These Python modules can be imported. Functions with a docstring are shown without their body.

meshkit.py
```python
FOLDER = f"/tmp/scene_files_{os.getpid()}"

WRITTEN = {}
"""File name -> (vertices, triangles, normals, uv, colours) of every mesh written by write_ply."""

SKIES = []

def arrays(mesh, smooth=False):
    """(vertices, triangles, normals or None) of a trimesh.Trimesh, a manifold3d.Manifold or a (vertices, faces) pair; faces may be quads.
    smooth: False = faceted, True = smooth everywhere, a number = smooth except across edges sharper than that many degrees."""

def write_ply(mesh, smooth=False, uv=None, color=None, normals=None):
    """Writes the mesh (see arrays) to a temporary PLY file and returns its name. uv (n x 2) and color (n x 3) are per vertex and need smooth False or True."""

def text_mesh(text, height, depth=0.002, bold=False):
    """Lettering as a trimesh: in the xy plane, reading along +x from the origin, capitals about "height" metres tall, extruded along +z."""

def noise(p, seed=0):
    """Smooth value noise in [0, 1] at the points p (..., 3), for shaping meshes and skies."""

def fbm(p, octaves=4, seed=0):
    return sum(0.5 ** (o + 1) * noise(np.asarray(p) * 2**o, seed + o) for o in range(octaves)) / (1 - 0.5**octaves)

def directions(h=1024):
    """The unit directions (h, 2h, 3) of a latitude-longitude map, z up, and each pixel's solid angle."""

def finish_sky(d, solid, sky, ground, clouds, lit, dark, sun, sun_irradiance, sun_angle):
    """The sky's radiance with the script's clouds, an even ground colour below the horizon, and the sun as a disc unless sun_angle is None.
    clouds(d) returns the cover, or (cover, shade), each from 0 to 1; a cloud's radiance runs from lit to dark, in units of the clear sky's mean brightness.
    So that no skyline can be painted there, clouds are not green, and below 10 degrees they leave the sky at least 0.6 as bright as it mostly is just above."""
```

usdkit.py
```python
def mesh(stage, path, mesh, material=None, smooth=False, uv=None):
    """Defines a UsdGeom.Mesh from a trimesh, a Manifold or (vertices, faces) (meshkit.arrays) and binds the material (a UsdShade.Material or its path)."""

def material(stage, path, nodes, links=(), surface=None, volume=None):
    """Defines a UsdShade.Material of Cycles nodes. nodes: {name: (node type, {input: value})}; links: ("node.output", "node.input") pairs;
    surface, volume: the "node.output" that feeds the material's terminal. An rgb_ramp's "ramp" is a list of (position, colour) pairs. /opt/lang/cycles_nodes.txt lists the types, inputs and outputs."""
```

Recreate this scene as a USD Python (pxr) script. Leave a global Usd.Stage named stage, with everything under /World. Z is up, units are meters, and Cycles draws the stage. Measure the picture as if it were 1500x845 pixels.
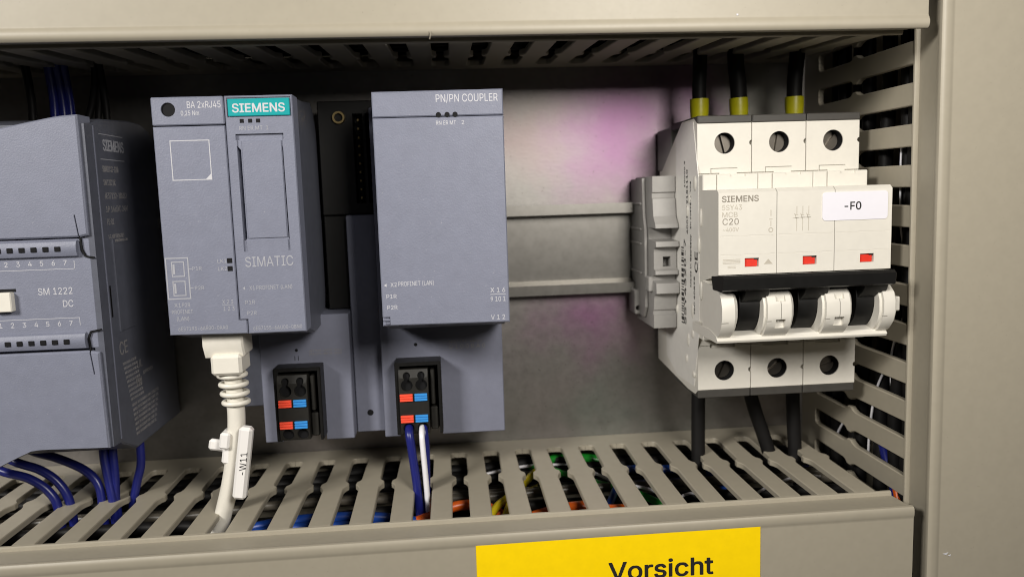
import math, random
import numpy as np, trimesh, manifold3d as m3, usdkit, meshkit
from pxr import Usd, UsdGeom, UsdLux, UsdShade, Gf, Sdf
from shapely.geometry import Polygon, box as sbox, Point
from shapely import affinity

# ------------------------------------------------------------------ stage, camera, light
stage = Usd.Stage.CreateInMemory()
UsdGeom.SetStageUpAxis(stage, 'Z'); UsdGeom.SetStageMetersPerUnit(stage, 1.0)
UsdGeom.Xform.Define(stage, '/World')
MM = 0.001
R = np.array([[0.99615, -0.08176, -0.03162], [0.07742, 0.98974, -0.1201], [0.04111, 0.11719, 0.99226]])
CAM = np.array([0.0, -311.24, 24.08]) * MM
cam = UsdGeom.Camera.Define(stage, '/World/camera')
cam.AddTransformOp().Set(Gf.Matrix4d(*[float(x) for row in ((*R[0], 0), (*R[2], 0), (*(-R[1]), 0), (*CAM, 1)) for x in row]))
AP = 7.2
cam.CreateHorizontalApertureAttr(AP); cam.CreateVerticalApertureAttr(AP * 9 / 16)
cam.CreateFocalLengthAttr(AP * 0.77202)
cam.CreateFStopAttr(2.4); cam.CreateFocusDistanceAttr(0.247)
cam.CreateClippingRangeAttr(Gf.Vec2f(0.01, 20))
cam.CreateExposureAttr(0.0)

usdkit.material(stage, '/World/Looks/room_air', {'b': ('background_shader', {'color': (0.95, 0.93, 0.9), 'strength': 0.017})}, surface='b.background')
dome = UsdLux.DomeLight.Define(stage, '/World/room_fill')  # even dim fill added for the indoor ambient light, no open sky
UsdShade.MaterialBindingAPI.Apply(dome.GetPrim()).Bind(UsdShade.Material.Get(stage, '/World/Looks/room_air'))
dome.GetPrim().SetCustomDataByKey('kind', 'structure')

def rect_light(name, pos, target, w, h, inten, col):
    l = UsdLux.RectLight.Define(stage, '/World/' + name)
    p, t = np.array(pos, float), np.array(target, float)
    z = p - t; z /= np.linalg.norm(z)
    x = np.cross([0, 0, 1], z); x /= np.linalg.norm(x); y = np.cross(z, x)
    l.AddTransformOp().Set(Gf.Matrix4d(*[float(v) for r in ((*x, 0), (*y, 0), (*z, 0), (*(p * MM), 1)) for v in r]))
    l.CreateWidthAttr(w * MM); l.CreateHeightAttr(h * MM); l.CreateIntensityAttr(inten); l.CreateColorAttr(Gf.Vec3f(*col))
rect_light('work_lamp_upper', (105, -330, 128), (20, -60, 0), 80, 110, 34.0, (1.0, 0.95, 0.88))
rect_light('work_lamp_left', (-400, -450, 250), (0, -60, 0), 150, 110, 64.0, (1.0, 0.96, 0.9))

# ------------------------------------------------------------------ materials
def plastic(name, col, rough=0.45, var=0.08, bump=0.06, bscale=2500, spec=0.5, dirt=0.0, dirtcol=(0.1, 0.09, 0.07)):
    lo = tuple(c * (1 - var) for c in col); hi = tuple(min(1, c * (1 + var)) for c in col)
    n = {'g': ('geometry', {}),
         'n1': ('noise_texture', {'scale': 240.0, 'detail': 6.0, 'roughness': 0.75}),
         'r1': ('rgb_ramp', {'ramp': [(0.3, lo), (0.7, hi)]}),
         'n2': ('noise_texture', {'scale': float(bscale), 'detail': 2.0}),
         'bu': ('bump', {'strength': float(bump), 'distance': 0.0002}),
         'n3': ('noise_texture', {'scale': 900.0, 'detail': 3.0}),
         'r3': ('rgb_ramp', {'ramp': [(0.3, (rough * 0.97,) * 3), (0.7, (min(1, rough * 1.03),) * 3)]}),
         'p': ('principled_bsdf', {'specular_ior_level': float(spec)})}
    L = [('g.position', 'n1.vector'), ('g.position', 'n2.vector'), ('g.position', 'n3.vector'), ('n1.fac', 'r1.fac'),
         ('n2.fac', 'bu.height'), ('bu.normal', 'p.normal'), ('n3.fac', 'r3.fac'), ('r3.color', 'p.roughness')]
    if dirt:
        n['n4'] = ('noise_texture', {'scale': 1200.0, 'detail': 3.0, 'roughness': 0.7})
        n['r4'] = ('rgb_ramp', {'ramp': [(0.0, (0, 0, 0)), (0.66, (0, 0, 0)), (0.76, (dirt, dirt, dirt))]})
        n['mx'] = ('mix', {'color2': dirtcol})
        L += [('g.position', 'n4.vector'), ('n4.fac', 'r4.fac'), ('r4.color', 'mx.fac'), ('r1.color', 'mx.color1'), ('mx.color', 'p.base_color')]
    else:
        L += [('r1.color', 'p.base_color')]
    return usdkit.material(stage, '/World/Looks/' + name, n, L, surface='p.BSDF')
M = {}
M['duct'] = plastic('duct_plastic', (0.318, 0.288, 0.226), 0.46, 0.035, 0.03, 1500, 0.4, 0.22)
M['grey'] = plastic('module_grey', (0.185, 0.197, 0.258), 0.5, 0.06, 0.4, 2200, 0.4, 0.38, (0.42, 0.42, 0.45))
M['dark'] = plastic('module_anthracite', (0.098, 0.104, 0.132), 0.42, 0.12, 0.15, 2600, 0.4, 0.15, (0.12, 0.12, 0.12))
M['mid'] = plastic('base_grey', (0.165, 0.174, 0.228), 0.5, 0.06, 0.2, 2600, 0.4, 0.12, (0.3, 0.3, 0.33))
M['black'] = plastic('black_plastic', (0.008, 0.0078, 0.0075), 0.42, 0.2, 0.08, 2000, 0.25)
M['terminal'] = plastic('terminal_black', (0.016, 0.015, 0.013), 0.45, 0.2, 0.1, 2000, 0.4)
M['void'] = plastic('slot_black', (0.006, 0.006, 0.007), 0.7, 0.1, 0.0, 500, 0.2)
M['white'] = plastic('breaker_white', (0.63, 0.605, 0.545), 0.36, 0.03, 0.02, 1500, 0.5, 0.1, (0.4, 0.36, 0.3))
M['whiteside'] = plastic('breaker_side', (0.74, 0.72, 0.675), 0.3, 0.05, 0.04, 1200, 0.5, 0.12, (0.4, 0.36, 0.3))
M['cap'] = plastic('breaker_cap', (0.048, 0.045, 0.04), 0.5, 0.1, 0.08, 2000, 0.4)
M['clamp'] = plastic('clamp_grey', (0.30, 0.29, 0.275), 0.45, 0.07, 0.1, 1800, 0.4)
M['teal'] = plastic('nameplate_teal', (0.0, 0.30, 0.315), 0.4, 0.04, 0.02, 1500, 0.4)
M['print'] = plastic('print_white', (0.52, 0.52, 0.55), 0.55, 0.02, 0.0)
M['printgrey'] = plastic('print_pale_grey', (0.35, 0.355, 0.39), 0.55, 0.03, 0.0)
M['printdim'] = plastic('print_dim_grey', (0.22, 0.21, 0.21), 0.55, 0.1, 0.0)
M['inkdark'] = plastic('ink_dark', (0.014, 0.013, 0.013), 0.55, 0.1, 0.0)
M['inkmid'] = plastic('ink_grey', (0.22, 0.195, 0.16), 0.55, 0.1, 0.0)
M['inkpale'] = plastic('ink_pale', (0.42, 0.385, 0.32), 0.55, 0.05, 0.0)
M['red'] = plastic('lever_red', (0.88, 0.09, 0.045), 0.4, 0.05, 0.02)
M['blue'] = plastic('lever_blue', (0.04, 0.27, 0.68), 0.4, 0.05, 0.02)
M['flag'] = plastic('indicator_red', (0.62, 0.03, 0.015), 0.4, 0.1, 0.02)
M['sticker'] = plastic('sticker_white', (0.70, 0.69, 0.745), 0.4, 0.015, 0.01)
M['yellow'] = plastic('sticker_yellow', (0.92, 0.64, 0.002), 0.38, 0.04, 0.02, 900, 0.4, 0.12, (0.45, 0.3, 0.02))
M['ferrule'] = plastic('ferrule_yellow', (0.43, 0.40, 0.005), 0.4, 0.06, 0.02)
M['wblack'] = plastic('wire_black', (0.007, 0.0065, 0.0065), 0.55, 0.15, 0.05, 1500, 0.2)
M['wblue'] = plastic('wire_blue', (0.009, 0.013, 0.14), 0.33, 0.1, 0.03, 1500)
M['wcyan'] = plastic('wire_mid_blue', (0.008, 0.042, 0.23), 0.35, 0.1, 0.03, 1500)
M['wwhite'] = plastic('wire_white', (0.75, 0.74, 0.78), 0.35, 0.05, 0.03, 1500)
M['worange'] = plastic('wire_orange', (0.62, 0.10, 0.008), 0.35, 0.06, 0.03, 1500)
M['wyellow'] = plastic('wire_yellow', (0.55, 0.43, 0.008), 0.35, 0.06, 0.03, 1500)
M['wgreen'] = plastic('wire_green', (0.01, 0.25, 0.022), 0.35, 0.06, 0.03, 1500)
M['wgrey'] = plastic('wire_grey', (0.075, 0.066, 0.052), 0.35, 0.06, 0.03, 1500)
M['cable'] = plastic('patch_cable_white', (0.74, 0.71, 0.635), 0.38, 0.04, 0.04, 1500, 0.5, 0.1)
M['tag'] = usdkit.material(stage, '/World/Looks/tag_plastic', {'p': ('principled_bsdf', {'base_color': (0.82, 0.80, 0.78), 'roughness': 0.25})}, surface='p.BSDF')
# passivated zinc: grey-brown with mauve room reflections painted in as soft clouds, fine rolled grain and pin specks
def zinc():
    n = {'g': ('geometry', {}),
         'w': ('noise_texture', {'scale': 28.0, 'detail': 4.0, 'roughness': 0.6}),
         'ws': ('vector_math', {'math_type': 'multiply_add', 'vector2': (0.05, 0.0, 0.05), 'vector3': (-0.025, 0.0, -0.025)}),
         'wp': ('vector_math', {'math_type': 'add'}),
         'n1': ('noise_texture', {'scale': 14.0, 'detail': 3.0, 'roughness': 0.5}),
         'tint': ('rgb_ramp', {'ramp': [(0.3, (0.25, 0.255, 0.235)), (0.5, (0.285, 0.268, 0.255)), (0.7, (0.295, 0.265, 0.255))]}),
         'n2': ('noise_texture', {'scale': 260.0, 'detail': 7.0, 'roughness': 0.78}),
         'shade': ('rgb_ramp', {'ramp': [(0.3, (0.84, 0.84, 0.84)), (0.7, (1.08, 1.08, 1.08))]}),
         'mul': ('mix', {'mix_type': 'multiply', 'fac': 1.0}),
         'n3': ('noise_texture', {'scale': 650.0, 'detail': 3.0, 'roughness': 0.7}),
         'spk': ('rgb_ramp', {'ramp': [(0.0, (0, 0, 0)), (0.63, (0, 0, 0)), (0.73, (0.7, 0.7, 0.7))]}),
         'mx': ('mix', {'color2': (0.10, 0.085, 0.08)}),
         'ro': ('rgb_ramp', {'ramp': [(0.3, (0.40, 0.40, 0.40)), (0.7, (0.45, 0.45, 0.45))]}),
         'map': ('mapping', {'scale': (500.0, 500.0, 900.0)}),
         'n4': ('noise_texture', {'scale': 1.0, 'detail': 3.0}),
         'bu': ('bump', {'strength': 0.05, 'distance': 0.0003}),
         'p': ('principled_bsdf', {'metallic': 0.92})}
    L = [('g.position', 'n1.vector'), ('g.position', 'n2.vector'), ('g.position', 'n3.vector'), ('g.position', 'w.vector'), ('w.color', 'ws.vector1'),
         ('g.position', 'wp.vector1'), ('ws.vector', 'wp.vector2'), ('n1.fac', 'tint.fac'), ('n2.fac', 'shade.fac')]
    last = 'tint.color'
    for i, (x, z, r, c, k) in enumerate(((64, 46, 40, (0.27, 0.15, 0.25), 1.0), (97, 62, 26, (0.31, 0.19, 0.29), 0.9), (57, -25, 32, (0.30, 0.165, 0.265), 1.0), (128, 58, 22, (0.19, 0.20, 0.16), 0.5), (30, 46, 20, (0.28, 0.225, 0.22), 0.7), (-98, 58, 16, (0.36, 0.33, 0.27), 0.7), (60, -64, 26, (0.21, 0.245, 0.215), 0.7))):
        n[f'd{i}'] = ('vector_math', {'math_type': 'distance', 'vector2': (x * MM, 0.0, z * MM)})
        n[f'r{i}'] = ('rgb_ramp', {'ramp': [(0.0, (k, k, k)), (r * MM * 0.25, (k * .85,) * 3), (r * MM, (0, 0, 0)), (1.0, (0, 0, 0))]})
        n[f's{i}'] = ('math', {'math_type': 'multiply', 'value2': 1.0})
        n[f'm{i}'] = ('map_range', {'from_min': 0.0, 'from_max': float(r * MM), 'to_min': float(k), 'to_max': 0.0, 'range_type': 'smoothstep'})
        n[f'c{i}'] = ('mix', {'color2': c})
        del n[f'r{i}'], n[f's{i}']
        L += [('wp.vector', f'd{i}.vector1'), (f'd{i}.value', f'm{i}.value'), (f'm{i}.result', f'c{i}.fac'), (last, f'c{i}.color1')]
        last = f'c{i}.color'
    L += [(last, 'mul.color1'), ('shade.color', 'mul.color2'), ('mul.color', 'mx.color1'), ('n3.fac', 'spk.fac'), ('spk.color', 'mx.fac'),
          ('mx.color', 'p.base_color'), ('n2.fac', 'ro.fac'), ('ro.color', 'p.roughness'), ('g.position', 'map.vector'), ('map.vector', 'n4.vector'),
          ('n4.fac', 'bu.height'), ('bu.normal', 'p.normal')]
    return usdkit.material(stage, '/World/Looks/passivated_zinc', n, L, surface='p.BSDF')
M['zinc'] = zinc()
M['rail'] = usdkit.material(stage, '/World/Looks/rail_steel', {
    'g': ('geometry', {}), 'n2': ('noise_texture', {'scale': 260.0, 'detail': 5.0, 'roughness': 0.65}),
    'c': ('rgb_ramp', {'ramp': [(0.3, (0.255, 0.245, 0.225)), (0.7, (0.28, 0.27, 0.25))]}),
    'ro': ('rgb_ramp', {'ramp': [(0.3, (0.34, 0.34, 0.34)), (0.7, (0.36, 0.36, 0.36))]}),
    'p': ('principled_bsdf', {'metallic': 0.9})},
    [('g.position', 'n2.vector'), ('n2.fac', 'c.fac'), ('c.color', 'p.base_color'), ('n2.fac', 'ro.fac'), ('ro.color', 'p.roughness')], surface='p.BSDF')
M['screw'] = usdkit.material(stage, '/World/Looks/screw_steel', {'p': ('principled_bsdf', {'base_color': (0.16, 0.145, 0.125), 'metallic': 1.0, 'roughness': 0.4})}, surface='p.BSDF')
M['brass'] = usdkit.material(stage, '/World/Looks/tarnished_brass', {'p': ('principled_bsdf', {'base_color': (0.30, 0.23, 0.11), 'metallic': 1.0, 'roughness': 0.4})}, surface='p.BSDF')

# ------------------------------------------------------------------ helpers
used = {}
def numbered(parent, name):
    k = used.get((parent, name), 0); used[(parent, name)] = k + 1
    return f'{parent}/{name}' + (f'_{k:03d}' if k else '')
def tm(x):
    if isinstance(x, m3.Manifold):
        a = x.to_mesh(); return trimesh.Trimesh(np.array(a.vert_properties[:, :3]), np.array(a.tri_verts), process=False)
    if isinstance(x, (list, tuple)): return trimesh.util.concatenate([tm(i) for i in x])
    return x
def meta(path, label=None, cat=None, group=None, kind=None):
    pr = stage.GetPrimAtPath(path)
    for k, v in (('label', label), ('category', cat), ('group', group), ('kind', kind)):
        if v: pr.SetCustomDataByKey(k, v)
def part(parent, name, shape, mat, smooth=30, label=None):
    path = numbered(parent, name)
    t = tm(shape).copy(); t.apply_scale(MM)
    usdkit.mesh(stage, path, t, M[mat], smooth=smooth)
    if label: meta(path, label)
    if name in ('lettering', 'side_print', 'code_frame'): meta(path, kind='stuff')
    return path
def thing(name, label, cat, group=None, kind=None):
    path = numbered('/World', name); UsdGeom.Xform.Define(stage, path); meta(path, label, cat, group, kind); return path
def solo(name, shape, mat, label, cat, group=None, kind=None, smooth=30):
    path = part('/World', name, shape, mat, smooth); meta(path, label, cat, group, kind); return path
def mani(t):
    t = tm(t); return m3.Manifold(m3.Mesh(np.asarray(t.vertices, np.float32), np.asarray(t.faces, np.uint32)))
def hull(p): return m3.Manifold.hull_points(np.asarray(p, float))
def rb(x0, x1, y0, y1, z0, z1, r=0.25):
    r = min(r, (x1 - x0) / 2.01, (y1 - y0) / 2.01, (z1 - z0) / 2.01)
    if r <= 0:
        return m3.Manifold.cube([x1 - x0, y1 - y0, z1 - z0]).translate([x0, y0, z0])
    P = []
    for a, sx in ((x0, 1), (x1, -1)):
        for b, sy in ((y0, 1), (y1, -1)):
            for c, sz in ((z0, 1), (z1, -1)):
                P += [(a, b + sy * r, c + sz * r), (a + sx * r, b, c + sz * r), (a + sx * r, b + sy * r, c)]
    return hull(P)
def ext(poly, h, c=0.0):
    """polygon (list or shapely) extruded 0..h along +z with an optional bevel c on the far side"""
    if not isinstance(poly, Polygon): poly = Polygon(poly)
    rings = [np.array(poly.exterior.coords)[:-1]] + [np.array(i.coords)[:-1] for i in poly.interiors]
    cs = m3.CrossSection([r.tolist() for r in rings], m3.FillRule.EvenOdd)
    if not c: return cs.extrude(h)
    x0, y0, x1, y1 = poly.bounds; cx, cy = (x0 + x1) / 2, (y0 + y1) / 2
    cs = cs.translate([-cx, -cy])
    a = cs.extrude(h - c); b = cs.extrude(c, scale_top=((x1 - x0 - 2 * c) / (x1 - x0), (y1 - y0 - 2 * c) / (y1 - y0))).translate([0, 0, h - c])
    return (a + b).translate([cx, cy, 0])
def xf(m, A): return m.transform(np.array(A, float))
def front(poly, yb, yf, c=0.0):
    """polygon in (X, Z), from depth yb to its front face at yf (< yb), bevelled at the front"""
    return xf(ext(poly, yb - yf, c), [[1, 0, 0, 0], [0, 0, -1, yb], [0, 1, 0, 0]])
def along(poly, x0, x1, c=0.0):
    """polygon in (Y, Z) extruded from x0 to x1"""
    return xf(ext(poly, x1 - x0, c), [[0, 0, 1, x0], [1, 0, 0, 0], [0, 1, 0, 0]])
def cyl_y(x, z, r, yf, yb, n=32): return xf(m3.Manifold.cylinder(abs(yb - yf), r, r, n), [[1, 0, 0, x], [0, 0, -1, yb], [0, 1, 0, z]])
def cyl_x(y, z, r, x0, x1, n=40): return xf(m3.Manifold.cylinder(x1 - x0, r, r, n), [[0, 0, 1, x0], [1, 0, 0, y], [0, 1, 0, z]])
def spline(P, n=10):
    P = np.array(P, float); Q = np.vstack([2 * P[0] - P[1], P, 2 * P[-1] - P[-2]]); out = []
    for i in range(1, len(Q) - 2):
        for t in np.linspace(0, 1, n, endpoint=False):
            a, b, c, d = Q[i - 1:i + 3]
            out.append(0.5 * (2 * b + (c - a) * t + (2 * a - 5 * b + 4 * c - d) * t * t + (3 * b - a - 3 * c + d) * t ** 3))
    return np.array(out + [P[-1]])
def tube(P, r, n=14, seg=10, smooth=True):
    P = spline(P, seg) if smooth else np.array(P, float)
    r = np.broadcast_to(r, len(P)) if np.ndim(r) == 0 else np.interp(np.linspace(0, 1, len(P)), np.linspace(0, 1, len(r)), r)
    T = np.gradient(P, axis=0); T /= np.linalg.norm(T, axis=1, keepdims=True)
    u = np.cross(T[0], [0.3, 0.9, 0.2]); u /= np.linalg.norm(u); V = []; a = np.linspace(0, 2 * np.pi, n, endpoint=False)
    for i in range(len(P)):
        u = u - T[i] * (u @ T[i]); u /= np.linalg.norm(u); w = np.cross(T[i], u)
        V.append(P[i] + r[i] * (np.cos(a)[:, None] * u + np.sin(a)[:, None] * w))
    V = np.vstack(V + [P[:1], P[-1:]]); F = []; k = len(P)
    for i in range(k - 1):
        for j in range(n):
            q = (j + 1) % n; F += [(i * n + j, i * n + q, (i + 1) * n + q), (i * n + j, (i + 1) * n + q, (i + 1) * n + j)]
    for j in range(n):
        q = (j + 1) % n; F += [(k * n, q, j), (k * n + 1, (k - 1) * n + j, (k - 1) * n + q)]
    t = trimesh.Trimesh(V, F, process=False); t.fix_normals(); return t
def txt(s, x, z, h, y, w=None, bold=False, rot=0.0, lift=0.05):
    """lettering on a face that looks to -Y: lower left corner at (x, z), capitals h mm tall, fitted to width w"""
    t = meshkit.text_mesh(s, h, lift, bold); v = t.vertices
    v[:, 0] -= v[:, 0].min()
    if w: v[:, 0] *= w / v[:, 0].max()
    if rot:
        c, q = math.cos(rot), math.sin(rot); v[:, :2] = v[:, :2] @ np.array([[c, q], [-q, c]])
    t.vertices = np.stack([x + v[:, 0], y - v[:, 2], z + v[:, 1]], 1); return t
def txt_side(s, y, z, h, x, w=None, sign=1, bold=False, vertical=False, lift=0.05):
    """lettering on a face that looks to +X (sign 1, reading away from the viewer) or to -X (sign -1)"""
    t = meshkit.text_mesh(s, h, lift, bold); v = t.vertices.copy(); v[:, 0] -= v[:, 0].min()
    if w: v[:, 0] *= w / v[:, 0].max()
    a, b = v[:, 0], v[:, 1]
    if vertical: a, b = -b, a          # reads upwards
    t.vertices = np.stack([x + sign * v[:, 2], y + sign * a, z + b], 1); return t
def flat(x0, x1, z0, z1, y, t=0.05): return rb(x0, x1, y - t, y + 0.02, z0, z1, 0)
def outline(x0, x1, z0, z1, y, w=0.22): return [flat(x0, x1, z1 - w, z1, y), flat(x0, x1, z0, z0 + w, y), flat(x0, x0 + w, z0 + w, z1 - w, y), flat(x1 - w, x1, z0 + w, z1 - w, y)]

# ------------------------------------------------------------------ setting: mounting plate
solo('mounting_plate', rb(-260, 330, 0, 2.5, -190, 170, 0.3), 'zinc', 'zinc-passivated steel mounting plate with painted mauve reflections and grey clouding behind all devices', 'mounting plate', kind='structure')

# ------------------------------------------------------------------ DIN rail
rz = 1.4
prof = [(-7.5, 17.5), (-7.5, 13.6), (-1.2, 12.4), (-1.2, -12.4), (-7.5, -13.6), (-7.5, -17.5), (-6.4, -17.5), (-6.4, -14.4), (-0.1, -13.5), (-0.1, 13.5), (-6.4, 14.4), (-6.4, 17.5)]
rail = thing('mounting_rail', 'horizontal galvanised top-hat rail that carries the modules and the breaker', 'mounting rail')
part(rail, 'rail_profile', along([(y, z + rz) for y, z in prof], -230, 141), 'rail', 20)

# ------------------------------------------------------------------ wiring ducts
PITCH = 12.5
rf = random.Random(3)
def finger_mesh(cl, cr, d0, d1, lay):
    """finger between slot centre cl and slot centre cr; lay(s, d, t) -> xyz; t = 0 outer face, 1.9 inner face"""
    hw = [(12.0, 0.04), (12.05, 1.9), (12.5, 2.7), (13.3, 3.15), (14.6, 3.3), (34.5, 3.15), (36.3, 2.7), (37.6, 1.7), (39.6, 1.6), (41.0, 2.4), (43.0, 3.0), (45, 3.05), (73.4, 3.05), (74.3, 3.05)]
    hw = [(d, w - (0.27 if w > 1.5 else 0)) for d, w in hw]
    rows = [(10.52, 0.04)] + hw
    layers = []
    for t, ins, dz in ((0.0, 0.28, 0.0), (0.28, 0.0, 0.0), (1.9, 0.0, 0.0)):
        L, Rr = [], []
        for d, w in rows:
            tt = t + (max(0, d - 73.2) * 0.35 if t < 1 else 0)
            L.append((cl + w + (ins if w > 0.2 else 0), d, tt)); Rr.append((cr - w - (ins if w > 0.2 else 0), d, tt))
        layers.append(L + Rr[::-1])
    n = len(layers[0]); V = [lay(*p) for l in layers for p in l]; F = []
    k = len(rows)
    for a, flip in ((0, False), (2 * n, True)):
        for i in range(k - 1):
            q = (a + i, a + i + 1, a + n - 2 - i, a + n - 1 - i)
            f = [(q[0], q[1], q[2]), (q[0], q[2], q[3])]
            F += [x[::-1] for x in f] if flip else f
    for l in range(2):
        for i in range(n):
            j = (i + 1) % n; a, b = l * n, (l + 1) * n
            F += [(a + i, b + i, b + j), (a + i, b + j, a + j)]
    t = trimesh.Trimesh(np.array(V, float), F, process=False); t.fix_normals(); return t

def duct(label, lay, s0, s1, phase, far, coverlen, q=0.4):
    """lay maps (along, depth from plate, distance into the duct from its slotted wall)"""
    d = thing('wiring_duct', label, 'cable duct', None)
    def sheet(poly, a, b):     # polygon in (depth, into) extruded along
        t = tm(ext([(p[0], p[1]) for p in poly], b - a)); v = t.vertices
        t.vertices = np.array([lay(a + q[2], q[0], q[1]) for q in v]); t.fix_normals(); return t
    part(d, 'channel', [sheet([(0.2, 0), (10.5, 0), (10.5, 1.9), (2.0, 1.9), (2.0, far - 2), (74, far - 2), (74, far), (0.2, far)], s0, s1)], 'duct')
    k = math.ceil((s0 - phase) / PITCH); c = phase + k * PITCH
    while c + PITCH <= s1 + 0.1:
        bend, side = rf.gauss(0, 0.16), rf.gauss(0, 0.14)
        part(d, 'finger', finger_mesh(c, c + PITCH, 12, 75, lambda a, q, t: lay(a + side * ((q - 10) / 65) * (1 - ((q - 10) / 65)) * 4, q, t + abs(bend) * math.sin(math.pi * min(1, max(0, (q - 10.5) / 64))))), 'duct', 25); c += PITCH
    a, b = coverlen
    part(d, 'cover', sheet([(74.35, 0.0), (75.0, 0.03), (75.35, 0.35), (75.5, 1.35), (84.9, 0.75), (85.9, 0.3), (87.0, 0.0), (88.0 - .2 * (1 - q), 0.15), (88 + .7 * q, 0.75), (88 + .95 * q, 1.5), (88 + .9 * q, 2.4), (88 + .55 * q, 3.1), (88 + .1 * q, 3.6), (88, 4.0), (88, far + 1), (86.4, far + 1), (86.4, 4.2), (84, 2.9), (75.5, 3.2), (74.35, 1.9)], a, b), 'duct', 35)
    return d
bottom = duct('beige slotted duct along the bottom, yellow warning sticker on its cover', lambda s, d, t: (s, -d, -75.7 - t), -215, 138, 0.45, 46, (-215, 139.6))
top = duct('beige slotted duct along the top, seen from below above the modules', lambda s, d, t: (s, -d, 71.6 - 3.9 * d / 75 + t), -215, 138, 12.15, 46, (-215, 139.4), 0.9)
ROT = 0.0115
right = duct('upright beige slotted duct right of the white breaker', lambda s, d, t: (143.9 + t - s * ROT * 0.4, -d, s), -131, 120, 6.5, 60, (-190, 170))

for x, z, w in ((150.3, -91.6, 0.9), (151.6, -92.3, 0.5)):
    part(right, 'paint_chip', hull([(x - w, -88.12, z - .1), (x + w, -88.12, z + .25), (x + .2, -88.12, z - w * .6), (x - w, -87.9, z - .1), (x + w, -87.9, z + .25), (x + .2, -87.9, z - w * .6)]), 'print', False)
part(top, 'paint_chip', rb(83.0, 83.5, -88.12, -87.9, 71.3, 71.8, 0.02), 'print', False)
part(top, 'burr', tube([(-2.9, -88.2, 66.3), (-2.6, -88.9, 67.3), (-2.8, -89, 68.2)], 0.16, 6, 4), 'duct')
# ------------------------------------------------------------------ warning sticker
st = thing('warning_sticker', 'bright yellow warning sticker with black word on the lower duct cover', 'sticker')
part(st, 'sheet', front([(4.3, -78.95), (90.8, -78.55), (90.8, -116), (4.3, -116)], -88.0, -88.22), 'yellow', False)
part(st, 'lettering', txt('Vorsicht', 43.9, -92.6, 5.4, -88.22, 32.2, True), 'inkdark', False)

# ------------------------------------------------------------------ output module on the left
SM = thing('output_module', 'blue-grey rounded output module with two terminal doors at the far left', 'output module')
XR = -107.0; XL = -152.0
side = [(-57, 49.0), (-50, 51.0), (-27, 52.4), (-16, 52.2), (-9, 50), (-3.5, 45.5), (-1.0, 40), (-1.0, -57), (-44, -57), (-54, -52.4), (-57, -50.6)]
part(SM, 'housing', along(side, XL, XR, 0.5), 'dark')
part(SM, 'frame', along([(-62.3, 48.6), (-57.0, 49.2), (-57.0, -50.9), (-62.3, -50.6)], XR - 2.6, XR + 0.25), 'dark')
part(SM, 'center_panel', front([(XL, -19.2), (-108.2, -19.2), (-108.2, 14.6), (XL, 14.6)], -56, -62.4, 0.3), 'grey')
def arc(pts): return [tuple(p) for p in spline([(a, b, 0) for a, b in pts], 6)[:, :2]]
up = arc([(XL, 41.5), (-141, 44.9), (-130, 47.6), (-120, 49.6), (-113.5, 50.7), (-108.0, 51.1)]) + [(-108.0, 15.4), (-110.6, 14.9), (XL, 14.9)]
from shapely.geometry import LineString
GL = [LineString([(-111.4, 21.5), (-110.7, 15), (-110.5, 11.2), (-109.6, 9.1), (-107.3, 8.6)]), LineString([(-107.3, -13.5), (-110.2, -14.0), (-111.0, -16), (-110.7, -20), (-110.0, -27)])]
GAP = [front(l.buffer(0.2, 4), -62.6, -66) for l in GL]; GAPW = [l.buffer(0.25, 4) for l in GL]
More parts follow.
